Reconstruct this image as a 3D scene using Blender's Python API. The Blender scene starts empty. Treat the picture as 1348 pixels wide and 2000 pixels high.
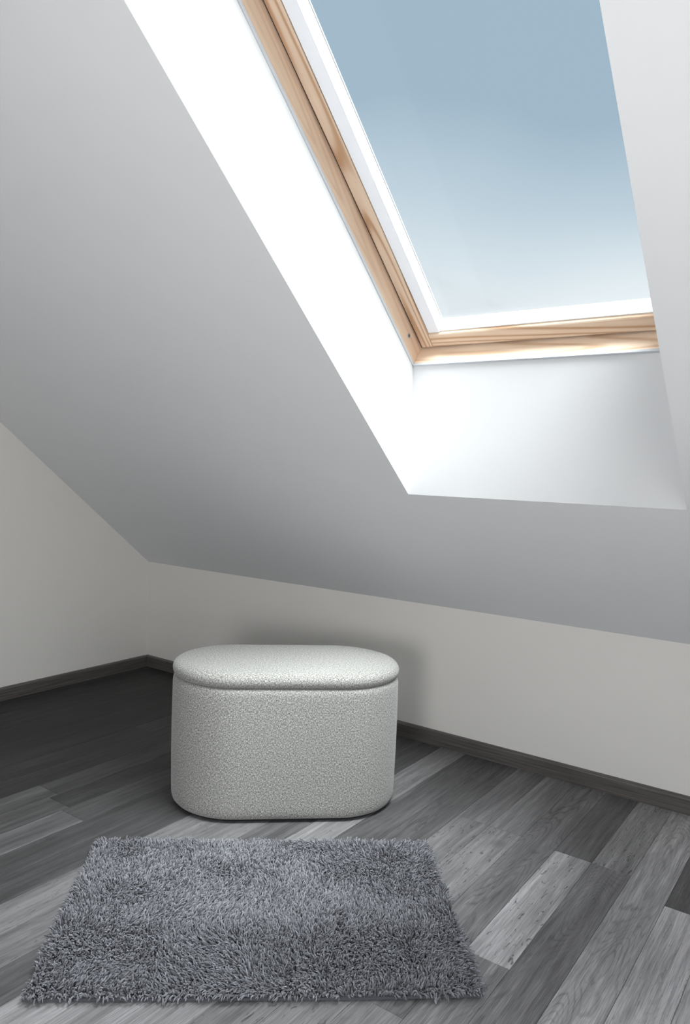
import bpy, bmesh, math, random
import numpy as np
from mathutils import Matrix, Vector

# ---------------------------------------------------------------- camera, light, exposure
scn = bpy.context.scene
COL = scn.collection
R_ = Vector((0.8043, 0.5931, 0.0364)); U_ = Vector((-0.0898, 0.0609, 0.9941)); F_ = Vector((-0.5873, 0.8029, -0.1022))
F_.normalize(); R_ = (R_ - F_ * R_.dot(F_)).normalized(); U_ = R_.cross(F_).normalized()
cam = bpy.data.cameras.new('camera')
cam.sensor_fit = 'VERTICAL'; cam.sensor_height = 36.0
cam.lens = 1466.58 / 2000 * 36.0
cam.shift_x = (674 - 633.47) / 2000; cam.shift_y = (1067.71 - 1000) / 2000
cam.clip_start = 0.02
camo = bpy.data.objects.new('camera', cam); COL.objects.link(camo)
camo.matrix_world = Matrix(((R_.x, U_.x, -F_.x, 2.852), (R_.y, U_.y, -F_.y, -2.443), (R_.z, U_.z, -F_.z, 1.0), (0, 0, 0, 1)))
scn.camera = camo

scn.view_settings.view_transform = 'Standard'; scn.view_settings.look = 'None'
scn.view_settings.gamma = 1.0; scn.view_settings.use_curve_mapping = False
scn.view_settings.exposure = 0.0
scn.cycles.use_denoising = True; scn.cycles.denoiser = 'OPENIMAGEDENOISE'
scn.cycles.max_bounces = 10; scn.cycles.diffuse_bounces = 7; scn.cycles.glossy_bounces = 4
scn.cycles.transparent_max_bounces = 16; scn.cycles.sample_clamp_indirect = 8.0
scn.cycles.caustics_reflective = False; scn.cycles.caustics_refractive = False

world = bpy.data.worlds.new('hazy_sky'); scn.world = world; world.use_nodes = True
wn = world.node_tree.nodes; wl = world.node_tree.links
for n_ in list(wn): wn.remove(n_)
w_out = wn.new('ShaderNodeOutputWorld'); w_bg = wn.new('ShaderNodeBackground')
w_tc = wn.new('ShaderNodeTexCoord'); w_sep = wn.new('ShaderNodeSeparateXYZ'); w_ramp = wn.new('ShaderNodeValToRGB')
w_noise = wn.new('ShaderNodeTexNoise'); w_noise.inputs['Scale'].default_value = 2.2; w_noise.inputs['Detail'].default_value = 2.0
w_ma = wn.new('ShaderNodeMath'); w_ma.operation = 'MULTIPLY_ADD'; w_ma.inputs[1].default_value = 0.16; 
wl.new(w_tc.outputs['Generated'], w_sep.inputs[0]); wl.new(w_tc.outputs['Generated'], w_noise.inputs['Vector'])
wl.new(w_noise.outputs['Fac'], w_ma.inputs[0]); wl.new(w_sep.outputs['Z'], w_ma.inputs[2])
wl.new(w_ma.outputs[0], w_ramp.inputs['Fac'])
cr = w_ramp.color_ramp; cr.interpolation = 'LINEAR'
cr.elements[0].position = 0.0; cr.elements[0].color = (0.30, 0.29, 0.27, 1)
cr.elements[1].position = 1.0; cr.elements[1].color = (0.38, 0.47, 0.55, 1)
for p_, c_ in ((0.06, (0.88, 0.91, 0.92, 1)), (0.30, (0.86, 0.87, 0.87, 1)), (0.40, (0.56, 0.635, 0.69, 1)), (0.50, (0.38, 0.475, 0.555, 1))):
    e_ = cr.elements.new(p_); e_.color = c_
wl.new(w_ramp.outputs['Color'], w_bg.inputs['Color']); w_bg.inputs['Strength'].default_value = 4.0
wl.new(w_bg.outputs[0], w_out.inputs['Surface'])

SUN_DIR = Vector((0.40, -0.03, 0.90)).normalized()           # towards the hazy sun
sun = bpy.data.lights.new('hazy_sun', 'SUN'); sun.energy = 88.0; sun.angle = math.radians(48); sun.color = (1.0, 0.985, 0.96)
suno = bpy.data.objects.new('hazy_sun', sun); COL.objects.link(suno)
suno.rotation_euler = SUN_DIR.to_track_quat('Z', 'Y').to_euler(); suno.location = (3, -2, 6)

FILL_RADIANCE = 35.0                                         # radiance of the added fill globe

# ---------------------------------------------------------------- helpers
H = 0.518; TP = 0.8101; TH = math.atan(TP); CT, ST = math.cos(TH), math.sin(TH)
OA, OB, OV0, OV1 = 1.742, 2.494, 0.665, 2.66      # skylight opening in the ceiling: x range, slope range
FV0, FV1, FW = 0.906, 2.31, 0.287                   # window frame: slope range of its clear opening, depth above ceiling
RX, RY, ZF = 3.95, -4.4, 2.45                        # room extents, flat ceiling height
YF = (H - ZF) / TP

def W(x, v, w):                                     # roof-plane coordinates to world
    return Vector((x, -v * CT + w * ST, H + v * ST + w * CT))

def link(name, bm_or_me, mat, parent=None, smooth=False, **props):
    if isinstance(bm_or_me, bmesh.types.BMesh):
        me = bpy.data.meshes.new(name); bm_or_me.normal_update(); bm_or_me.to_mesh(me); bm_or_me.free()
    else:
        me = bm_or_me; me.name = name
    o = bpy.data.objects.new(name, me); COL.objects.link(o)
    if mat and not me.materials: me.materials.append(mat)
    if smooth:
        me.polygons.foreach_set('use_smooth', [True] * len(me.polygons))
    if parent: o.parent = parent
    for k, v in props.items(): o[k] = v
    return o

def empty(name, loc, **props):
    o = bpy.data.objects.new(name, None); COL.objects.link(o); o.location = loc; o.empty_display_size = 0.1
    for k, v in props.items(): o[k] = v
    return o

def rel(o):                                         # keep world placement although the parent sits elsewhere
    bpy.context.view_layer.update()
    o.matrix_parent_inverse = Matrix.Translation(o.parent.location).inverted()
    return o

def prism(pts_a, pts_b, bm=None):                   # two matching polygons joined into a solid
    bm = bm or bmesh.new()
    a = [bm.verts.new(p) for p in pts_a]; b = [bm.verts.new(p) for p in pts_b]
    n = len(a)
    bm.faces.new(a); bm.faces.new(b[::-1])
    for i in range(n):
        j = (i + 1) % n
        bm.faces.new((a[j], a[i], b[i], b[j]))
    bmesh.ops.recalc_face_normals(bm, faces=bm.faces[:])
    return bm

def box(x0, x1, y0, y1, z0, z1, bm=None):
    return prism([(x0, y0, z0), (x1, y0, z0), (x1, y1, z0), (x0, y1, z0)],
                 [(x0, y0, z1), (x1, y0, z1), (x1, y1, z1), (x0, y1, z1)], bm)

def bevel(bm, w, seg=2, ang=0.4):
    es = [e for e in bm.edges if len(e.link_faces) == 2 and e.calc_face_angle(0) > ang]
    bmesh.ops.bevel(bm, geom=es, offset=w, segments=seg, profile=0.5, affect='EDGES', clamp_overlap=True)
    return bm

# ---------------------------------------------------------------- materials
def mat(name):
    m = bpy.data.materials.new(name); m.use_nodes = True
    nt = m.node_tree; b = nt.nodes['Principled BSDF']
    return m, nt.nodes, nt.links, b

def N(nodes, t, **kw):
    n = nodes.new(t)
    for k, v in kw.items():
        if k.startswith('i_'):
            key = k[2:]; key = int(key) if key.isdigit() else key.replace('_', ' ')
            n.inputs[key].default_value = v
        else: setattr(n, k, v)
    return n

def paint(name, col, rough=0.85, bump=0.04):
    m, nd, ln, b = mat(name)
    g = N(nd, 'ShaderNodeNewGeometry')
    n1 = N(nd, 'ShaderNodeTexNoise', i_Scale=3.0, i_Detail=3.0); ln.new(g.outputs['Position'], n1.inputs['Vector'])
    mr = N(nd, 'ShaderNodeMapRange'); mr.inputs[3].default_value = 0.985; mr.inputs[4].default_value = 1.015
    ln.new(n1.outputs['Fac'], mr.inputs[0])
    mx = N(nd, 'ShaderNodeVectorMath', operation='SCALE'); mx.inputs[0].default_value = col[:3]
    ln.new(mr.outputs[0], mx.inputs['Scale']); ln.new(mx.outputs[0], b.inputs['Base Color'])
    n2 = N(nd, 'ShaderNodeTexNoise', i_Scale=260.0, i_Detail=2.0); ln.new(g.outputs['Position'], n2.inputs['Vector'])
    bp = N(nd, 'ShaderNodeBump', i_Strength=bump, i_Distance=0.002); ln.new(n2.outputs['Fac'], bp.inputs['Height'])
    ln.new(bp.outputs[0], b.inputs['Normal']); b.inputs['Roughness'].default_value = rough
    b.inputs['Specular IOR Level'].default_value = 0.25
    return m

M_CEIL = paint('ceiling_paint', (0.765, 0.772, 0.782))
M_WALL = paint('wall_paint', (0.75, 0.722, 0.685))
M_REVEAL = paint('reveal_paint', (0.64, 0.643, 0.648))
M_DARKWALL = paint('bounce_cut_paint', (0.16, 0.17, 0.18))  # unseen walls coloured dark to cut the light they bounce
M_ROOF = paint('roof_covering', (0.12, 0.12, 0.12))

def plain(name, col, rough=0.5, metal=0.0, spec=0.5):
    m, nd, ln, b = mat(name)
    b.inputs['Base Color'].default_value = (*col, 1); b.inputs['Roughness'].default_value = rough
    b.inputs['Metallic'].default_value = metal; b.inputs['Specular IOR Level'].default_value = spec
    n2 = N(nd, 'ShaderNodeTexNoise', i_Scale=400.0); bp = N(nd, 'ShaderNodeBump', i_Strength=0.02, i_Distance=0.001)
    ln.new(n2.outputs['Fac'], bp.inputs['Height']); ln.new(bp.outputs[0], b.inputs['Normal'])
    return m

M_WHITE = plain('white_aluminium', (0.80, 0.82, 0.86), 0.4)
M_BEAD = plain('white_bead', (0.90, 0.90, 0.89), 0.5)
M_SEAL = plain('grey_seal', (0.50, 0.52, 0.55), 0.6)
M_GAP_SHADE = plain('gap_shade', (0.025, 0.02, 0.018), 0.7)  # dark colour standing in for shade in the window gaps
M_HOLE = plain('dark_plug', (0.03, 0.035, 0.04), 0.5)
M_BASE = plain('black_base', (0.012, 0.012, 0.012), 0.9)
M_BACK = plain('rug_backing', (0.06, 0.062, 0.07), 0.95)

def glass_mat(name, tint):
    m, nd, ln, b = mat(name); nd.remove(b)
    out = nd['Material Output']
    tr = N(nd, 'ShaderNodeBsdfTransparent'); tr.inputs[0].default_value = (*tint, 1)
    gl = N(nd, 'ShaderNodeBsdfGlossy', i_Roughness=0.0)
    fr = N(nd, 'ShaderNodeFresnel', i_IOR=1.45); mul = N(nd, 'ShaderNodeMath', operation='MULTIPLY'); mul.inputs[1].default_value = 0.12
    ln.new(fr.outputs[0], mul.inputs[0]); mx = N(nd, 'ShaderNodeMixShader')
    ln.new(mul.outputs[0], mx.inputs[0]); ln.new(tr.outputs[0], mx.inputs[1]); ln.new(gl.outputs[0], mx.inputs[2])
    ln.new(mx.outputs[0], out.inputs['Surface'])
    return m
M_GLASS = glass_mat('sky_dimming_glass', (0.485, 0.505, 0.515)); M_CLEAR = glass_mat('clear_glass', (0.985, 0.995, 0.992))  # skylight tint added to darken the sky seen through it

def pine(name, along, light=1.0, grain=1.0):                              # along = 0: grain along x; 1: grain along the slope
    m, nd, ln, b = mat(name)
    g = N(nd, 'ShaderNodeNewGeometry')
    rot = N(nd, 'ShaderNodeVectorRotate', rotation_type='AXIS_ANGLE'); rot.inputs['Axis'].default_value = (1, 0, 0)
    rot.inputs['Angle'].default_value = TH
    ln.new(g.outputs['Position'], rot.inputs['Vector'])
    mp = N(nd, 'ShaderNodeMapping'); sc = [11.0, 11.0, 11.0]; sc[along] = 0.7
    mp.inputs['Scale'].default_value = sc; ln.new(rot.outputs[0], mp.inputs['Vector'])
    nz = N(nd, 'ShaderNodeTexNoise', i_Scale=1.0, i_Detail=1.0, i_Roughness=0.4); ln.new(mp.outputs[0], nz.inputs['Vector'])
    mu = N(nd, 'ShaderNodeMath', operation='MULTIPLY'); mu.inputs[1].default_value = 80.0; ln.new(nz.outputs['Fac'], mu.inputs[0])
    sn = N(nd, 'ShaderNodeMath', operation='SINE'); ln.new(mu.outputs[0], sn.inputs[0])
    rp = N(nd, 'ShaderNodeValToRGB'); e = rp.color_ramp.elements
    c0, c1 = Vector((0.70, 0.55, 0.42)) * light, Vector((0.46, 0.28, 0.165)) * light
    c1 = c0.lerp(c1, grain)
    e[0].position = 0.0; e[0].color = (*c0, 1); e[1].position = 1.0; e[1].color = (*c1, 1)
    k = rp.color_ramp.elements.new(0.62); k.color = (*c0.lerp(c1, 0.18), 1)
    mr = N(nd, 'ShaderNodeMapRange'); mr.inputs[1].default_value = -1.0; ln.new(sn.outputs[0], mr.inputs[0]); ln.new(mr.outputs[0], rp.inputs['Fac'])
    mp2 = N(nd, 'ShaderNodeMapping'); sc2 = [500.0] * 3; sc2[along] = 9.0; mp2.inputs['Scale'].default_value = sc2
    ln.new(rot.outputs[0], mp2.inputs['Vector'])
    nf = N(nd, 'ShaderNodeTexNoise', i_Scale=1.0, i_Detail=2.0); ln.new(mp2.outputs[0], nf.inputs['Vector'])
    mr2 = N(nd, 'ShaderNodeMapRange'); mr2.inputs[3].default_value = 0.88; mr2.inputs[4].default_value = 1.12; ln.new(nf.outputs['Fac'], mr2.inputs[0])
    vm = N(nd, 'ShaderNodeVectorMath', operation='SCALE'); ln.new(rp.outputs[0], vm.inputs[0]); ln.new(mr2.outputs[0], vm.inputs['Scale'])
    ln.new(vm.outputs[0], b.inputs['Base Color']); b.inputs['Roughness'].default_value = 0.42
    bp = N(nd, 'ShaderNodeBump', i_Strength=0.05, i_Distance=0.001); ln.new(nf.outputs['Fac'], bp.inputs['Height']); ln.new(bp.outputs[0], b.inputs['Normal'])
    return m
M_PINE_X = pine('pine_along_x', 0); M_PINE_V = pine('pine_along_slope', 1); M_PINE_FX = pine('lit_pine_along_x', 0, 1.2, 0.65); M_PINE_FV = pine('lit_pine_along_slope', 1, 1.25, 0.3)  # frame copies of the same pine, lightened for the sunlight on them

def oak_floor():
    m, nd, ln, b = mat('grey_oak_plank')
    g = N(nd, 'ShaderNodeNewGeometry')
    at = N(nd, 'ShaderNodeAttribute', attribute_type='OBJECT', attribute_name='seed')
    tn = N(nd, 'ShaderNodeAttribute', attribute_type='OBJECT', attribute_name='tone')
    ft = N(nd, 'ShaderNodeAttribute', attribute_type='OBJECT', attribute_name='figure')
    fk = N(nd, 'ShaderNodeAttribute', attribute_type='OBJECT', attribute_name='fleck')
    off = N(nd, 'ShaderNodeVectorMath', operation='SCALE'); off.inputs[0].default_value = (3.7, 5.3, 9.1)
    ln.new(at.outputs['Fac'], off.inputs['Scale'])
    ps = N(nd, 'ShaderNodeVectorMath', operation='ADD'); ln.new(g.outputs['Position'], ps.inputs[0]); ln.new(off.outputs[0], ps.inputs[1])
    def noise(scale, detail=2.0, rough=0.5, dist=0.0):
        mp = N(nd, 'ShaderNodeMapping'); mp.inputs['Scale'].default_value = scale; ln.new(ps.outputs[0], mp.inputs['Vector'])
        n = N(nd, 'ShaderNodeTexNoise', i_Scale=1.0, i_Detail=detail, i_Roughness=rough, i_Distortion=dist); ln.new(mp.outputs[0], n.inputs['Vector'])
        return n.outputs['Fac']
    def math_(op, a, b_=None, c=None):
        n = N(nd, 'ShaderNodeMath', operation=op)
        for i, v in enumerate((a, b_, c)):
            if v is None: continue
            if isinstance(v, (int, float)): n.inputs[i].default_value = v
            else: ln.new(v, n.inputs[i])
        return n.outputs[0]
    def mrange(v, a, b_, c, d_):
        n = N(nd, 'ShaderNodeMapRange'); ln.new(v, n.inputs[0])
        for i, q in enumerate((a, b_, c, d_)): n.inputs[i + 1].default_value = q
        return n.outputs[0]
    # cathedral figure: contour lines of a stretched noise
    fig = noise((9.0, 1.5, 1.0), 1.5, 0.45, 0.3)
    rings = math_('SINE', math_('MULTIPLY', math_('ADD', fig, math_('MULTIPLY', noise((120.0, 7.0, 1.0), 2.0), 0.03)), 210.0))
    rings = math_('MULTIPLY', mrange(rings, 0.35, 1.0, 0.0, 1.0), mrange(noise((30.0, 5.0, 1.0), 2.0), 0.35, 0.65, 0.15, 1.0))
    fine = noise((560.0, 12.0, 1.0), 3.0, 0.65)
    mid = noise((70.0, 3.0, 1.0), 2.0, 0.55)
    broad = noise((14.0, 2.2, 1.0), 2.0, 0.5)
    # short dark flecks and cracks
    fl = noise((120.0, 26.0, 1.0), 2.0, 0.5, 1.2)
    fl = math_('MULTIPLY', mrange(fl, 0.63, 0.69, 0.0, 1.0), fk.outputs['Fac'])
    # a few knots
    kn = noise((11.0, 6.0, 1.0), 0.0)
    kn = math_('MULTIPLY', mrange(kn, 0.79, 0.86, 0.0, 0.7), fk.outputs['Fac'])
    v = mrange(fine, 0.28, 0.72, 0.62, 1.38)
    v = math_('MULTIPLY', v, mrange(mid, 0.28, 0.72, 0.70, 1.28))
    v = math_('MULTIPLY', v, mrange(broad, 0.28, 0.72, 0.80, 1.20))
    v = math_('MULTIPLY', v, math_('SUBTRACT', 1.0, math_('MULTIPLY', math_('MULTIPLY', rings, ft.outputs['Fac']), 0.42)))
    v = math_('MULTIPLY', v, math_('SUBTRACT', 1.0, math_('MULTIPLY', math_('MAXIMUM', fl, kn), 0.62)))
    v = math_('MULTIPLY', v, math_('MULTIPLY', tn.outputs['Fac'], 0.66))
    vm = N(nd, 'ShaderNodeVectorMath', operation='SCALE'); vm.inputs[0].default_value = (1.0, 0.972, 0.985); ln.new(v, vm.inputs['Scale'])
    ln.new(vm.outputs[0], b.inputs['Base Color'])
    b.inputs['Roughness'].default_value = 0.5; b.inputs['Specular IOR Level'].default_value = 0.25
    bp = N(nd, 'ShaderNodeBump', i_Strength=0.12, i_Distance=0.0006); ln.new(fine, bp.inputs['Height']); ln.new(bp.outputs[0], b.inputs['Normal'])
    return m
M_PLANK = oak_floor()

def skirting_mat(name, along):
    m, nd, ln, b = mat(name)
    g = N(nd, 'ShaderNodeNewGeometry'); mp = N(nd, 'ShaderNodeMapping'); sc = [180.0, 180.0, 180.0]; sc[along] = 5.0
    mp.inputs['Scale'].default_value = sc; ln.new(g.outputs['Position'], mp.inputs['Vector'])
    n1 = N(nd, 'ShaderNodeTexNoise', i_Scale=1.0, i_Detail=3.0); ln.new(mp.outputs[0], n1.inputs['Vector'])
    rp = N(nd, 'ShaderNodeValToRGB'); rp.color_ramp.elements[0].color = (0.055, 0.049, 0.045, 1); rp.color_ramp.elements[1].color = (0.130, 0.116, 0.106, 1)
    rp.color_ramp.elements[0].position = 0.3; rp.color_ramp.elements[1].position = 0.7
    ln.new(n1.outputs['Fac'], rp.inputs[0]); ln.new(rp.outputs[0], b.inputs['Base Color']); b.inputs['Roughness'].default_value = 0.45
    return m
M_SKIRT_X = skirting_mat('dark_oak_skirting_x', 0); M_SKIRT_Y = skirting_mat('dark_oak_skirting_y', 1)

def tweed():
    m, nd, ln, b = mat('grey_tweed')
    uv = N(nd, 'ShaderNodeUVMap', uv_map='UVMap')
    mp = N(nd, 'ShaderNodeMapping'); mp.inputs['Scale'].default_value = (1, 1, 1); ln.new(uv.outputs[0], mp.inputs['Vector'])
    wob = N(nd, 'ShaderNodeTexNoise', i_Scale=120.0, i_Detail=1.0); ln.new(mp.outputs[0], wob.inputs['Vector'])
    wv = N(nd, 'ShaderNodeVectorMath', operation='SCALE'); wv.inputs['Scale'].default_value = 0.0016; ln.new(wob.outputs['Color'], wv.inputs[0])
    ad = N(nd, 'ShaderNodeVectorMath', operation='ADD'); ln.new(mp.outputs[0], ad.inputs[0]); ln.new(wv.outputs[0], ad.inputs[1])
    sp = N(nd, 'ShaderNodeSeparateXYZ'); ln.new(ad.outputs[0], sp.inputs[0])
    K = 2 * math.pi / 0.0042
    def wave(o):
        a = N(nd, 'ShaderNodeMath', operation='MULTIPLY'); a.inputs[1].default_value = K; ln.new(o, a.inputs[0])
        s = N(nd, 'ShaderNodeMath', operation='SINE'); ln.new(a.outputs[0], s.inputs[0]); return s.outputs[0]
    pr = N(nd, 'ShaderNodeMath', operation='MULTIPLY'); ln.new(wave(sp.outputs[0]), pr.inputs[0]); ln.new(wave(sp.outputs[1]), pr.inputs[1])
    mx = N(nd, 'ShaderNodeMapping'); mx.inputs['Scale'].default_value = (190, 540, 1); ln.new(uv.outputs[0], mx.inputs['Vector'])
    n1 = N(nd, 'ShaderNodeTexNoise', i_Scale=1.0, i_Detail=1.0); ln.new(mx.outputs[0], n1.inputs['Vector'])
    my = N(nd, 'ShaderNodeMapping'); my.inputs['Scale'].default_value = (540, 190, 1); my.inputs['Location'].default_value = (7, 3, 0); ln.new(uv.outputs[0], my.inputs['Vector'])
    n2 = N(nd, 'ShaderNodeTexNoise', i_Scale=1.0, i_Detail=1.0); ln.new(my.outputs[0], n2.inputs['Vector'])
    sel = N(nd, 'ShaderNodeMapRange'); sel.inputs[1].default_value = -0.15; sel.inputs[2].default_value = 0.15; ln.new(pr.outputs[0], sel.inputs[0])
    av = N(nd, 'ShaderNodeMix', data_type='FLOAT'); ln.new(sel.outputs[0], av.inputs[0]); ln.new(n1.outputs['Fac'], av.inputs[2]); ln.new(n2.outputs['Fac'], av.inputs[3])
    f = N(nd, 'ShaderNodeMath', operation='MULTIPLY_ADD'); f.inputs[1].default_value = 0.05; ln.new(pr.outputs[0], f.inputs[0]); ln.new(av.outputs[0], f.inputs[2])
    rp = N(nd, 'ShaderNodeValToRGB'); mr = N(nd, 'ShaderNodeMapRange'); mr.inputs[1].default_value = 0.24; mr.inputs[2].default_value = 0.76
    ln.new(f.outputs[0], mr.inputs[0]); ln.new(mr.outputs[0], rp.inputs[0])
    e = rp.color_ramp.elements; e[0].position = 0.08; e[0].color = (0.055, 0.055, 0.048, 1); e[1].position = 0.92; e[1].color = (0.62, 0.605, 0.575, 1)
    k = e.new(0.5); k.color = (0.235, 0.229, 0.214, 1)
    ln.new(rp.outputs[0], b.inputs['Base Color']); b.inputs['Roughness'].default_value = 0.95
    b.inputs['Specular IOR Level'].default_value = 0.1; b.inputs['Sheen Weight'].default_value = 0.25; b.inputs['Sheen Roughness'].default_value = 0.5
    bp = N(nd, 'ShaderNodeBump', i_Strength=0.30, i_Distance=0.0010); ln.new(f.outputs[0], bp.inputs['Height']); ln.new(bp.outputs[0], b.inputs['Normal'])
    return m
M_TWEED = tweed()

def yarn():
    m, nd, ln, b = mat('grey_yarn')
    at = N(nd, 'ShaderNodeAttribute', attribute_name='shade')
    rp = N(nd, 'ShaderNodeValToRGB'); e = rp.color_ramp.elements
    e[0].color = (0.032, 0.032, 0.038, 1); e[1].color = (0.255, 0.252, 0.283, 1)
    ln.new(at.outputs['Fac'], rp.inputs[0]); ln.new(rp.outputs[0], b.inputs['Base Color'])
    b.inputs['Roughness'].default_value = 0.6; b.inputs['Specular IOR Level'].default_value = 0.35
    b.inputs['Sheen Weight'].default_value = 0.3
    return m
M_YARN = yarn()

# ---------------------------------------------------------------- the room
STR = dict(kind='structure')
link('wall_left', box(-0.12, 0.0, RY - 0.12, 0.12, -0.1, 3.2), M_WALL, label='plain off-white gable wall under the sloping ceiling', category='wall', **STR)
link('wall_back', box(0.0, RX, 0.0, 0.12, -0.1, 0.90), M_WALL, label='low off-white knee wall below the sloping ceiling', category='wall', **STR)
link('wall_front', box(0, RX, RY - 0.12, RY, -0.1, 3.2), M_DARKWALL, label='unseen wall behind the viewer, dark grey to cut bounced light', category='wall', **STR)
# gable wall to the right of the viewer with a window opening
BY0, BY1, BZ0, BZ1 = -3.7, -1.75, 0.10, 2.05
bm = box(RX, RX + 0.12, RY - 0.12, BY0, -0.1, 3.2); box(RX, RX + 0.12, BY1, 0.12, -0.1, 3.2, bm)
box(RX, RX + 0.12, BY0, BY1, -0.1, BZ0, bm); box(RX, RX + 0.12, BY0, BY1, BZ1, 3.2, bm)
link('wall_right', bm, M_DARKWALL, label='gable wall right of the viewer with a tall window, dark grey to cut bounced light', category='wall', **STR)

# ceiling: sloping board with the skylight opening, then a level part
def slab(x0, x1, v0, v1, w0, w1, bm=None):
    return prism([W(x0, v0, w0), W(x1, v0, w0), W(x1, v1, w0), W(x0, v1, w0)],
                 [W(x0, v0, w1), W(x1, v0, w1), W(x1, v1, w1), W(x0, v1, w1)], bm)
VT = -YF / CT
T = 0.0125
bm = bmesh.new()
def ring(w, flip):
    k_ = w / FW
    xs = [0, OA, OB, RX]; vs = [0, OV0 + (FV0 - OV0) * k_, OV1 + (FV1 - OV1) * k_, VT]
    g = [[bm.verts.new(W(x, v, w)) for v in vs] for x in xs]
    for i in range(3):
        for j in range(3):
            if i == 1 and j == 1: continue
            q = [g[i][j], g[i + 1][j], g[i + 1][j + 1], g[i][j + 1]]
            bm.faces.new(q[::-1] if flip else q)
    return g
g0 = ring(0.0, True); g1 = ring(T, False)
hole = [(1, 1), (2, 1), (2, 2), (1, 2)]
for k in range(4):
    (a, b), (c, d) = hole[k], hole[(k + 1) % 4]
    bm.faces.new((g0[a][b], g0[c][d], g1[c][d], g1[a][b])).material_index = 1
bmesh.ops.recalc_face_normals(bm, faces=bm.faces[:])
ceil = link('ceiling', bm, M_CEIL, label='white sloping attic ceiling with a deep skylight opening', category='ceiling', **STR)
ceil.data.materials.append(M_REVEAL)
box(0, RX, RY, YF, ZF, ZF + 0.05, bm := bmesh.new())
link('level_ceiling', bm, M_CEIL, ceil)
OV0c, OV1c = OV0, OV1
OV0, OV1 = OV0 + (FV0 - OV0) * T / FW, OV1 + (FV1 - OV1) * T / FW
# plaster reveals of the skylight, boards standing on the ceiling board
ZT = W(0, FV1, FW).z; OVT = OV1
t = 0.015
link('skylight_reveal', prism([W(OA, OV0, T), W(OA, FV0, FW), W(OA, FV1, FW), W(OA, OV1, T)],
     [W(OA - t, OV0 - .03, T), W(OA - t, FV0 - .03, FW), W(OA - t, FV1 + .03, FW), W(OA - t, OV1 + .03, T)]), M_REVEAL, ceil)
link('skylight_reveal', prism([W(OB, OV0, T), W(OB, FV0, FW), W(OB, FV1, FW), W(OB, OV1, T)],
     [W(OB + t, OV0 - .03, T), W(OB + t, FV0 - .03, FW), W(OB + t, FV1 + .03, FW), W(OB + t, OV1 + .03, T)]), M_REVEAL, ceil)
link('skylight_reveal', prism([W(OA, OV0, T), W(OB, OV0, T), W(OB, FV0, FW), W(OA, FV0, FW)],
     [W(OA - t, OV0 - t, T), W(OB + t, OV0 - t, T), W(OB + t, FV0 - t, FW), W(OA - t, FV0 - t, FW)]), M_REVEAL, ceil)
link('skylight_reveal', prism([W(OA, OV1, T), W(OB, OV1, T), W(OB, FV1, FW), W(OA, FV1, FW)],
     [W(OA - t, OV1 + t, T), W(OB + t, OV1 + t, T), W(OB + t, FV1 + t, FW), W(OA - t, FV1 + t, FW)]), M_REVEAL, ceil)
# roof covering outside
RA, RB, RV0, RV1 = OA - 0.05, OB + 0.05, FV0 - 0.05, FV1 + 0.05
bm = slab(-0.12, RA, -0.6, VT + 0.15, 0.31, 0.36); slab(RB, RX + 0.12, -0.6, VT + 0.15, 0.31, 0.36, bm)
slab(RA, RB, -0.6, RV0, 0.31, 0.36, bm); slab(RA, RB, RV1, VT + 0.15, 0.31, 0.36, bm)
box(-0.12, RX + 0.12, RY - 0.12, YF, ZF + 0.30, ZF + 0.36, bm)
link('roof', bm, M_ROOF, label='dark roof covering around the skylight', category='roof', **STR)

# skirting boards
def skirt(name, p0, p1, inward, m, lab):
    d = Vector(p1) - Vector(p0); nrm = Vector(inward)
    prof = [(0.0, 0.0), (0.0164, 0.0), (0.0164, 0.0470), (0.0150, 0.0505), (0.0125, 0.0520), (0.0, 0.0540)]
    pa = [Vector(p0) + nrm * a + Vector((0, 0, z)) for a, z in prof]; pb = [p + d for p in pa]
    return link(name, prism(pa, pb), m, label=lab, category='skirting board', **STR)
skirt('baseboard_back', (0.0, 0, 0), (RX, 0, 0), (0, -1, 0), M_SKIRT_X, 'dark oak skirting board along the knee wall')
skirt('baseboard_left', (0, RY, 0), (0, -0.0164, 0), (1, 0, 0), M_SKIRT_Y, 'dark oak skirting board along the left gable wall')

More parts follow.
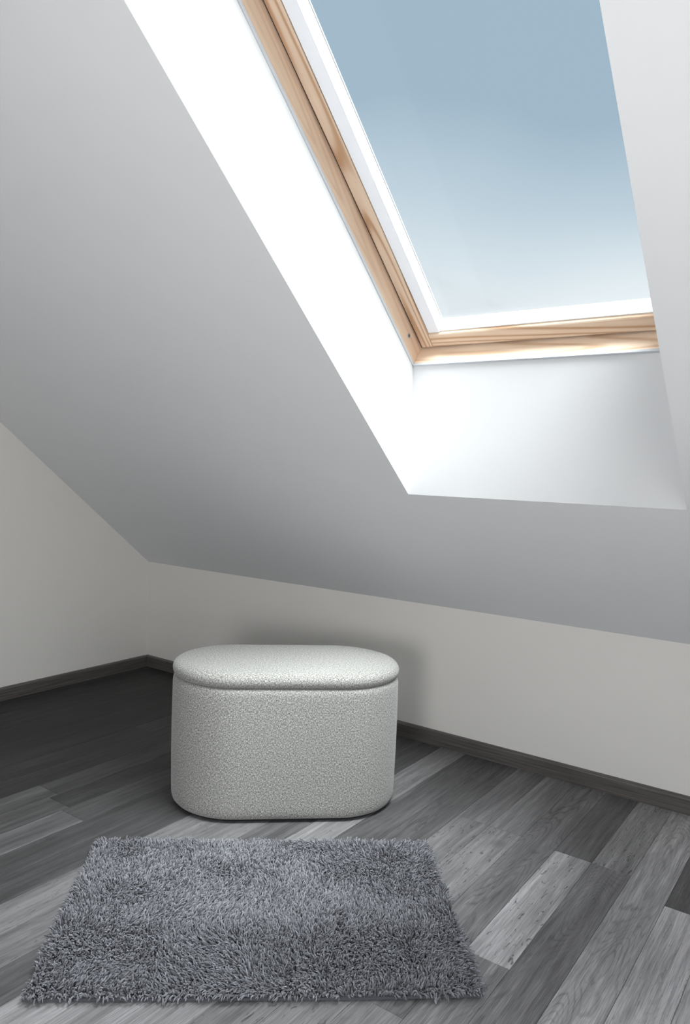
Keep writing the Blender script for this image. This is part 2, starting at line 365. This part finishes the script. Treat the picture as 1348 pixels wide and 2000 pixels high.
# floor: screed with the single strips of the plank floor
floor = link('floor', box(-0.0, RX, RY, 0.0, -0.1, -0.009), M_BACK, label='grey oak plank floor laid towards the knee wall', category='floor', **STR)
SW = 0.0989; X0 = 2.334
rng = random.Random(11)
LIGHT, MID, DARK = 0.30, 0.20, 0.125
known = {  # strip: [(y of the far end, tone, figure, fleck) ...], then random; leftmost tones carry painted corner shade
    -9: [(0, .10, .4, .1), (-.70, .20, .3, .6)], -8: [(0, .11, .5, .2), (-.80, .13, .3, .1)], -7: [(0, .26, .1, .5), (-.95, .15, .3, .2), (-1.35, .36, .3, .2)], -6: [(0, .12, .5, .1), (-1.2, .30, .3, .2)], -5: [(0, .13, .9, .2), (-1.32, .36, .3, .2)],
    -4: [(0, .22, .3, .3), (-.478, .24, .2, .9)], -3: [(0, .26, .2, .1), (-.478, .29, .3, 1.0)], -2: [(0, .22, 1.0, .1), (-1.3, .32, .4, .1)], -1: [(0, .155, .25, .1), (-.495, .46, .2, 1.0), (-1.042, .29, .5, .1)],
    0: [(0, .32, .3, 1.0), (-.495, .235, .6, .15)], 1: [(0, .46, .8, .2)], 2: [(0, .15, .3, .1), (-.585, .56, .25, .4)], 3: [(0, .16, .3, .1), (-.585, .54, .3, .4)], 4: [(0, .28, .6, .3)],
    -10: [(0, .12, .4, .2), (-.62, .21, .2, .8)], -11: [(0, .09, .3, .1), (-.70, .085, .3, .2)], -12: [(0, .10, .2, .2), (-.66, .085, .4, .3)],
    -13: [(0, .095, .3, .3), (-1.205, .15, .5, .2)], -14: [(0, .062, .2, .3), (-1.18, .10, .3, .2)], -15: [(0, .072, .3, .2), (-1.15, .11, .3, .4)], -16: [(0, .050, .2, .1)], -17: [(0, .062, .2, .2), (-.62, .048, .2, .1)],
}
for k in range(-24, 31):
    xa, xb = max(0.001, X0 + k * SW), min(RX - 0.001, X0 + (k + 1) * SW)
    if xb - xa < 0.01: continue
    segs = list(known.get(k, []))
    if not segs: segs = [(0.0, rng.choice((.040, .045, .052, .060) if k < -12 else (.125, .15, .18, .2, .24, .27)), rng.random() * .8, rng.random() * .6)]  # leftmost strips darker: shade of the corner put into the tone
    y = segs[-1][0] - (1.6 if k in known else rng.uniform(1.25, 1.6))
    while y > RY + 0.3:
        segs.append((y, rng.choice((.08, .10, .12) if k < -12 else (.125, .15, .18, .2, .24, .27)), rng.random() * .8, rng.random() * .6)); y -= rng.uniform(0.9, 1.5)  # left tones kept low to blend with the painted shade
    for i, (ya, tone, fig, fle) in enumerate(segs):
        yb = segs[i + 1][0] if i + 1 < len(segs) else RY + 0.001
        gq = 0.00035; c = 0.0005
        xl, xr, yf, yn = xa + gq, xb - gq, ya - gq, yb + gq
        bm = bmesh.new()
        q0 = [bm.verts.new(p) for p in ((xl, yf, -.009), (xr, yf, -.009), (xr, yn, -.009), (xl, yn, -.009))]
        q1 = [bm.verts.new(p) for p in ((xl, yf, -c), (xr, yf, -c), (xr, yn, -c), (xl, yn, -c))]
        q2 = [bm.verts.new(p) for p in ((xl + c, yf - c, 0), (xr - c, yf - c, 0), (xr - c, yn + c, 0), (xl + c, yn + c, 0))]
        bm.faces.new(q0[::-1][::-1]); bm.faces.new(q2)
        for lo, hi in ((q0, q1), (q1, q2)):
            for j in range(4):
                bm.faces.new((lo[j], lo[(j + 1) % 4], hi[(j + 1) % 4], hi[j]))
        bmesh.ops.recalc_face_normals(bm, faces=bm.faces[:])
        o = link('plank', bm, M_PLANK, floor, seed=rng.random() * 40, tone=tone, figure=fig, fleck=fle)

# ---------------------------------------------------------------- skylight window
win = empty('window_1', W((OA + OB) / 2, FV0, FW), label='pine-framed roof window seen in the deep skylight opening', category='window', **STR)
def wpart(name, bm, m, **k):
    return rel(link(name, bm, m, win, **k))
def stile(prof, v0, v1, side, name, m, bw=0.0015):   # profile in (distance from the opening edge, w)
    X = (lambda a: OA + a) if side < 0 else (lambda a: OB - a)
    bm = prism([W(X(a), v0, w) for a, w in prof], [W(X(a), v1, w) for a, w in prof])
    if bw: bevel(bm, bw)
    return wpart(name, bm, m)
def rail(prof, x0, x1, top, name, m, bw=0.0015):      # profile in (distance from the clear opening edge, w)
    V = (lambda a: FV1 - a) if top else (lambda a: FV0 + a)
    bm = prism([W(x0, V(a), w) for a, w in prof], [W(x1, V(a), w) for a, w in prof])
    if bw: bevel(bm, bw)
    return wpart(name, bm, m)
for side in (-1, 1):
    stile([(-0.050, FW), (0.0, FW), (0.0, 0.372), (-0.050, 0.372)], FV0 - 0.05, FV1 + 0.05, side, 'frame_stile', M_PINE_FV)
    stile([(-0.004, FW - 0.010), (0.0022, FW - 0.008), (0.0022, FW + 0.0015), (-0.004, FW + 0.0015)], FV0 + 0.001, FV1 - 0.001, side, 'frame_seal', M_SEAL, 0.0006)
    stile([(0.006, 0.349), (0.010, 0.345), (0.044, 0.345), (0.0455, 0.3465), (0.0455, 0.41), (0.006, 0.41)], FV0 + 0.008, FV1 - 0.008, side, 'sash_stile', M_PINE_V, 0.0008)
    stile([(0.0, 0.3545), (0.0062, 0.3545), (0.0062, 0.372), (0.0, 0.372)], FV0, FV1, side, 'frame_gap_shade', M_GAP_SHADE, 0)  # dark strip painting the shade between frame and sash
    stile([(0.0455, 0.3515), (0.0475, 0.3515), (0.0475, 0.361), (0.0455, 0.361)], FV0 + 0.056, FV1 - 0.056, side, 'rail_gap_shade', M_GAP_SHADE, 0)
    stile([(0.0475, 0.3475), (0.0795, 0.3475), (0.0805, 0.3485), (0.0805, 0.361), (0.0475, 0.361)], FV0 + 0.056, FV1 - 0.056, side, 'blind_rail', M_WHITE, 0.0006)
    stile([(0.0455, 0.3625), (0.0815, 0.3625), (0.0815, 0.384), (0.0455, 0.384)], FV0 + 0.066, FV1 - 0.066, side, 'glazing_bead', M_BEAD, 0.0006)
    stile([(0.0700, 0.3842), (0.0830, 0.3842), (0.0830, 0.3878), (0.0700, 0.3878)], FV0 + 0.070, FV1 - 0.070, side, 'glass_gasket', M_SEAL, 0)
for top in (False, True):
    rail([(-0.050, FW), (0.0, FW), (0.0, 0.372), (-0.050, 0.372)], OA, OB, top, 'frame_rail', M_PINE_FX)
    rail([(-0.004, FW - 0.008), (0.0018, FW - 0.007), (0.0018, FW + 0.001), (-0.004, FW + 0.001)], OA + 0.002, OB - 0.002, top, 'frame_seal', M_SEAL, 0.0006)
    rail([(0.0, 0.3555), (0.0087, 0.3555), (0.0087, 0.372), (0.0, 0.372)], OA + 0.006, OB - 0.006, top, 'frame_gap_shade', M_GAP_SHADE, 0)
    rail([(0.0085, 0.345), (0.0480, 0.345), (0.0505, 0.3475), (0.0525, 0.3535), (0.0525, 0.41), (0.0085, 0.41)], OA + 0.0458, OB - 0.0458, top, 'sash_rail', M_PINE_X, 0)
    rail([(0.0528, 0.3545), (0.0560, 0.3545), (0.0700, 0.384), (0.0528, 0.384)], OA + 0.0475, OB - 0.0475, top, 'glazing_bead', M_BEAD, 0.0006)
wpart('glass_pane', slab(OA + 0.05, OB - 0.05, FV0 + 0.055, FV1 - 0.055, 0.388, 0.392), M_GLASS)
# plugged screw hole in the left frame stile
def disc(r0, r1, x, h, name, m):
    bm = bmesh.new(); n = 24; c = (0.9785, 0.3235); rings = []
    for r, xx in ((r0, x + h), (r1, x + h), (r1, x - 0.001)):
        rings.append([bm.verts.new(W(xx, c[0] + r * math.cos(2 * math.pi * i / n), c[1] + r * math.sin(2 * math.pi * i / n))) for i in range(n)] if r > 0 else None)
    for a, b in ((0, 1), (1, 2)):
        for i in range(n):
            j = (i + 1) % n
            if rings[a] is None: continue
            bm.faces.new((rings[a][i], rings[a][j], rings[b][j], rings[b][i]))
    if rings[0] is None: bm.faces.new(rings[1])
    bmesh.ops.recalc_face_normals(bm, faces=bm.faces[:])
    return wpart(name, bm, m)
disc(0.0045, 0.0075, OA, 0.0012, 'plug_ring', M_SEAL)
disc(0.0, 0.0045, OA, 0.0004, 'screw_plug', M_HOLE)

# tall window in the gable wall right of the viewer
w2 = empty('window_2', (RX, (BY0 + BY1) / 2, BZ0), label='tall white-framed window in the right gable wall', category='window', **STR)
def w2part(name, bm, m): return rel(link(name, bm, m, w2))
wx0, wx1 = RX + 0.03, RX + 0.09
w2part('frame_rail', box(wx0, wx1, BY0, BY1, BZ0, BZ0 + 0.05), M_BEAD); w2part('frame_rail', box(wx0, wx1, BY0, BY1, BZ1 - 0.05, BZ1), M_BEAD)
npan = 2
for i in range(npan + 1):
    yc = BY0 + 0.025 + (BY1 - BY0 - 0.05) * i / npan
    w2part('frame_stile', box(wx0, wx1, yc - 0.025, yc + 0.025, BZ0 + 0.05, BZ1 - 0.05), M_BEAD)
for i in range(npan):
    ya = BY0 + 0.05 + (BY1 - BY0 - 0.05) * i / npan; yb = BY0 + (BY1 - BY0 - 0.05) * (i + 1) / npan
    w2part('glass_pane', box(RX + 0.058, RX + 0.062, ya, yb, BZ0 + 0.05, BZ1 - 0.05), M_CLEAR)

# ---------------------------------------------------------------- ottoman
OCX, OCY, OAN = 1.4594, -0.7062, 0.7457
OL, OD = 0.340, 0.192                                 # half length, half depth
def stadium(a, b, n=36, straight=14):
    pts = []; rc = b
    for k in range(straight): pts.append((-(a - rc) + 2 * (a - rc) * k / straight, -b))
    for k in range(n): th = -math.pi / 2 + math.pi * k / n; pts.append((a - rc + rc * math.cos(th), rc * math.sin(th)))
    for k in range(straight): pts.append(((a - rc) - 2 * (a - rc) * k / straight, b))
    for k in range(n): th = math.pi / 2 + math.pi * k / n; pts.append((-(a - rc) + rc * math.cos(th), rc * math.sin(th)))
    return pts
def loft(profile, close_top, close_bottom, top_from):
    base = stadium(OL, OD); n = len(base)
    per = [0.0]
    for i in range(n):
        p, q = base[i], base[(i + 1) % n]; per.append(per[-1] + math.hypot(q[0] - p[0], q[1] - p[1]))
    bm = bmesh.new(); uvl = bm.loops.layers.uv.new('UVMap')
    rings = []; vl = []; acc = 0.0; prev = None
    for ins, z in profile:
        if prev: acc += math.hypot(ins - prev[0], z - prev[1])
        prev = (ins, z); vl.append(acc)
        rings.append([bm.verts.new((x, y, z)) for x, y in stadium(OL - ins, OD - ins)])
    for r in range(len(rings) - 1):
        for i in range(n):
            j = (i + 1) % n
            f = bm.faces.new((rings[r][i], rings[r][j], rings[r + 1][j], rings[r + 1][i]))
            if r >= top_from:
                for l in f.loops: l[uvl].uv = (l.vert.co.x, l.vert.co.y)
            else:
                for l, uvc in zip(f.loops, ((per[i], vl[r]), (per[i + 1], vl[r]), (per[i + 1], vl[r + 1]), (per[i], vl[r + 1]))): l[uvl].uv = uvc
    for flag, rg in ((close_top, rings[-1]), (close_bottom, rings[0])):
        if flag:
            f = bm.faces.new(rg)
            for l in f.loops: l[uvl].uv = (l.vert.co.x, l.vert.co.y)
    bmesh.ops.recalc_face_normals(bm, faces=bm.faces[:])
    return bm
ott = empty('storage_ottoman', (OCX, OCY, 0), label='pale grey tweed oval storage ottoman with padded lid beside the knee wall', category='ottoman')
ott.rotation_euler = (0, 0, OAN)
ZS = 0.389
prof = [(0.014, 0.0085), (0.0075, 0.0105), (0.0030, 0.016), (0.0006, 0.026), (0.0, 0.045)]
prof += [(-0.0015 * math.sin(math.pi * k / 10), 0.045 + 0.03 * k) for k in range(1, 10)]
prof += [(0.0, 0.345), (0.0003, 0.366), (0.0012, 0.3745), (0.0032, 0.3810), (0.0068, 0.3855), (0.0120, 0.3872), (0.020, 0.3878), (0.04, 0.3878)]
link('body', loft(prof, True, True, 99), M_TWEED, ott, True)
lid = [(0.016, ZS), (0.0075, ZS + 0.0006), (0.0030, ZS + 0.0040), (0.0003, ZS + 0.0110), (-0.0005, ZS + 0.019), (0.0015, ZS + 0.026), (0.0060, ZS + 0.0325), (0.0130, ZS + 0.0375), (0.022, ZS + 0.0403)]
lid += [(0.035, ZS + 0.0422), (0.055, ZS + 0.0440), (0.085, ZS + 0.0458), (0.12, ZS + 0.047), (0.16, ZS + 0.0475), (0.185, ZS + 0.0476)]
lo = link('lid', loft(lid, True, True, 6), M_TWEED, ott, True)
base_prof = [(0.020, 0.0), (0.020, 0.009)]
link('base', loft(base_prof, True, True, 99), M_BASE, ott, label='black recessed base')

# ---------------------------------------------------------------- shaggy rug
RAN = math.radians(39.6); RL, RW = 0.892, 0.612
RC = Vector((1.797, -1.2100, 0)) + Vector((math.cos(RAN), math.sin(RAN), 0)) * 0.010 - Vector((-math.sin(RAN), math.cos(RAN), 0)) * 0.013
rug = empty('shaggy_rug', RC, label='grey shaggy rectangular rug on the plank floor in front of the ottoman', category='rug')
rug.rotation_euler = (0, 0, RAN)
nr = np.random.default_rng(9)
def lift(px, py):                                     # the near edge of the rug curls up a little
    near = np.clip((-py / (RW / 2) - 0.80) / 0.20, 0, 1) ** 2
    corner = np.clip((px / (RL / 2) - 0.45) / 0.55, 0, 1)
    return near * (0.004 + 0.010 * corner)
nx, ny = 42, 28
xs = np.linspace(-RL / 2 + 0.014, RL / 2 - 0.014, nx + 1); ys = np.linspace(-RW / 2 + 0.016, RW / 2 - 0.014, ny + 1)
GX, GY = np.meshgrid(xs, ys, indexing='ij'); GZ = lift(GX, GY)
bm = bmesh.new()
tv = [[bm.verts.new((GX[i, j], GY[i, j], GZ[i, j] + 0.006)) for j in range(ny + 1)] for i in range(nx + 1)]
bv = [[bm.verts.new((GX[i, j], GY[i, j], GZ[i, j] + 0.0005)) for j in range(ny + 1)] for i in range(nx + 1)]
for i in range(nx):
    for j in range(ny):
        bm.faces.new((tv[i][j], tv[i + 1][j], tv[i + 1][j + 1], tv[i][j + 1])); bm.faces.new((bv[i][j], bv[i][j + 1], bv[i + 1][j + 1], bv[i + 1][j]))
for i in range(nx):
    bm.faces.new((tv[i][0], bv[i][0], bv[i + 1][0], tv[i + 1][0])); bm.faces.new((tv[i][ny], tv[i + 1][ny], bv[i + 1][ny], bv[i][ny]))
for j in range(ny):
    bm.faces.new((tv[0][j], tv[0][j + 1], bv[0][j + 1], bv[0][j])); bm.faces.new((tv[nx][j], bv[nx][j], bv[nx][j + 1], tv[nx][j + 1]))
bmesh.ops.recalc_face_normals(bm, faces=bm.faces[:])
link('rug_backing', bm, M_BACK, rug)

def smooth_noise(cells_x, cells_y, px, py):           # value noise on the rug
    g = nr.uniform(-1, 1, (cells_x + 2, cells_y + 2))
    u = (px / RL + 0.5) * cells_x; v = (py / RW + 0.5) * cells_y
    i = np.clip(np.floor(u).astype(int), 0, cells_x); j = np.clip(np.floor(v).astype(int), 0, cells_y)
    fu = np.clip(u - i, 0, 1); fv = np.clip(v - j, 0, 1); fu = fu * fu * (3 - 2 * fu); fv = fv * fv * (3 - 2 * fv)
    return (g[i, j] * (1 - fu) + g[i + 1, j] * fu) * (1 - fv) + (g[i, j + 1] * (1 - fu) + g[i + 1, j + 1] * fu) * fv
def pile():
    sp = 0.0039
    mx_, my_ = int(RL / sp), int(RW / sp)
    px, py = np.meshgrid((np.arange(mx_) + 0.5) / mx_ * RL - RL / 2, (np.arange(my_) + 0.5) / my_ * RW - RW / 2, indexing='ij')
    px = px.ravel() + nr.normal(0, 0.0016, px.size); py = py.ravel() + nr.normal(0, 0.0016, py.size)
    px = np.clip(px * (RL - 0.030) / RL, -RL / 2, RL / 2); py = np.clip(py * (RW - 0.034) / RW + 0.001, -RW / 2, RW / 2); n = px.size
    def field(): return 1.10 * smooth_noise(5, 4, px, py) + 0.80 * smooth_noise(10, 7, px, py) + 0.40 * smooth_noise(36, 26, px, py) + 0.45 * smooth_noise(85, 60, px, py)
    lx = field(); ly = field() - 0.05
    ex = np.sign(px) * np.clip((np.abs(px) - RL / 2 + 0.045) / 0.030, 0, 1) ** 2
    ey = np.sign(py) * np.clip((np.abs(py) - RW / 2 + 0.047) / 0.030, 0, 1) ** 2
    fr = 0.6 + 0.5 * smooth_noise(60, 3, px, py) + 0.3 * smooth_noise(25, 3, px, py)
    ey = ey * np.where(py < 0, 1.3 + 1.1 * np.clip(fr, 0, 1.4), 1.0)
    lx = lx + 1.25 * ex + nr.normal(0, 0.36, n); ly = ly + 1.25 * ey + nr.normal(0, 0.36, n)
    m = np.hypot(lx, ly); s = np.minimum(1, (1.45 + 1.3 * np.clip(np.abs(ey) - 1, 0, 1.2)) / np.maximum(m, 1e-6)); lx *= s; ly *= s; m = np.hypot(lx, ly)
    L = nr.uniform(0.016, 0.0255, n) * (1 + 0.14 * smooth_noise(30, 22, px, py) + 0.10 * smooth_noise(80, 56, px, py))
    az = np.arctan2(ly, lx)
    a0 = m * 0.30
    S = 3
    twist = nr.uniform(0, 2 * np.pi, n)
    P = np.zeros((n, S + 1, 3)); D = np.zeros((n, S, 3))
    P[:, 0] = np.stack([px, py, lift(px, py) + 0.005], 1)
    frac = np.array([0.40, 0.36, 0.24])
    for k in range(S):
        ang = np.minimum(a0 + m * 0.34 * min(k, 2) + nr.normal(0, 0.16, n), 2.5)
        wob = az + nr.normal(0, 0.45, n)
        D[:, k] = np.stack([np.sin(ang) * np.cos(wob), np.sin(ang) * np.sin(wob), np.cos(ang)], 1)
        P[:, k + 1] = P[:, k] + D[:, k] * (L * frac[k])[:, None]
    P[:, 1:, 2] = np.maximum(P[:, 1:, 2], 0.003)
    rad = np.array([0.0009, 0.00125, 0.00140, 0.00090])[None, :] * nr.uniform(0.75, 1.2, n)[:, None]
    Q = 4
    V = np.zeros((n, S + 1, Q, 3))
    for k in range(S + 1):
        d = D[:, min(k, S - 1)]
        ref = np.stack([-np.sin(az), np.cos(az), np.zeros(n)], 1)
        ref = ref - d * (ref * d).sum(1)[:, None]; ref /= np.linalg.norm(ref, axis=1)[:, None]
        bi = np.cross(d, ref)
        for q in range(Q):
            th = 2 * np.pi * q / Q + twist
            V[:, k, q] = P[:, k] + rad[:, k, None] * (np.cos(th)[:, None] * ref + np.sin(th)[:, None] * bi)
    V = V.reshape(-1, 3)
    base = (np.arange(n) * (S + 1) * Q)[:, None]
    quads = []
    for k in range(S):
        for q in range(Q):
            r = (q + 1) % Q
            quads.append([k * Q + q, k * Q + r, (k + 1) * Q + r, (k + 1) * Q + q])
    quads.append([S * Q + q for q in range(Q)])
    F = (base[:, :, None] + np.array(quads)[None]).reshape(-1, 4)
    me = bpy.data.meshes.new('pile')
    me.vertices.add(len(V)); me.vertices.foreach_set('co', V.astype(np.float32).ravel())
    me.loops.add(F.size); me.loops.foreach_set('vertex_index', F.astype(np.int32).ravel())
    me.polygons.add(len(F)); me.polygons.foreach_set('loop_start', (np.arange(len(F)) * 4).astype(np.int32))
    me.polygons.foreach_set('use_smooth', np.ones(len(F), dtype=bool))
    at = me.attributes.new('shade', 'FLOAT', 'POINT')
    sh = np.clip(nr.normal(0.5, 0.25, n), 0, 1)
    at.data.foreach_set('value', np.repeat(sh, (S + 1) * Q).astype(np.float32))
    me.update(calc_edges=True); me.validate()
    return me
link('pile', pile(), M_YARN, rug, kind='stuff')

# unseen glowing globe added behind the viewer as fill light
PX, PY, PZ, PR = 2.68, -3.15, 0.80, 0.25
fill = empty('fill_globe', (PX, PY, 0), label='added unseen fill light, low globe on a slim stand', category='fill light')
def lathe(prof, n=32):
    bm = bmesh.new(); rings = []
    for r, z in prof:
        rings.append([bm.verts.new((PX + r * math.cos(2 * math.pi * i / n), PY + r * math.sin(2 * math.pi * i / n), z)) for i in range(n)])
    for a, b in zip(rings, rings[1:]):
        for i in range(n): bm.faces.new((a[i], a[(i + 1) % n], b[(i + 1) % n], b[i]))
    bm.faces.new(rings[0]); bm.faces.new(rings[-1]); bmesh.ops.recalc_face_normals(bm, faces=bm.faces[:])
    return bm
m, nd, ln, b = mat('fill_glow'); b.inputs['Base Color'].default_value = (0.9, 0.9, 0.88, 1)
b.inputs['Emission Color'].default_value = (0.97, 0.985, 1.0, 1); b.inputs['Emission Strength'].default_value = FILL_RADIANCE
rel(link('glowing_globe', lathe([(PR * math.sin(math.pi * k / 24), PZ - PR * math.cos(math.pi * k / 24)) for k in range(1, 24)]), m, fill, True))
rel(link('globe_holder', lathe([(0.012, PZ - PR - 0.05), (0.035, PZ - PR - 0.035), (0.035, PZ - PR + 0.012)]), M_SEAL, fill))
rel(link('pole', lathe([(0.010, 0.018), (0.010, PZ - PR - 0.045)], 16), M_SEAL, fill))
rel(link('base', lathe([(0.14, 0.0), (0.14, 0.012), (0.12, 0.020)]), M_SEAL, fill))

# daylight portals in the two windows (they guide the sampling of the sky, they give no light of their own)
def portal(name, centre, ax, ay, sx, sy):
    l = bpy.data.lights.new(name, 'AREA'); l.shape = 'RECTANGLE'; l.size = sx; l.size_y = sy; l.cycles.is_portal = True
    o = bpy.data.objects.new(name, l); COL.objects.link(o)
    az = ax.cross(ay)
    o.matrix_world = Matrix(((ax.x, ay.x, az.x, centre.x), (ax.y, ay.y, az.y, centre.y), (ax.z, ay.z, az.z, centre.z), (0, 0, 0, 1)))
portal('skylight_portal', W((OA + OB) / 2, (FV0 + FV1) / 2, 0.42), Vector((1, 0, 0)), Vector((0, CT, -ST)), OB - OA, FV1 - FV0)
portal('window_portal', Vector((RX + 0.13, (BY0 + BY1) / 2, (BZ0 + BZ1) / 2)), Vector((0, 1, 0)), Vector((0, 0, 1)), BY1 - BY0, BZ1 - BZ0)
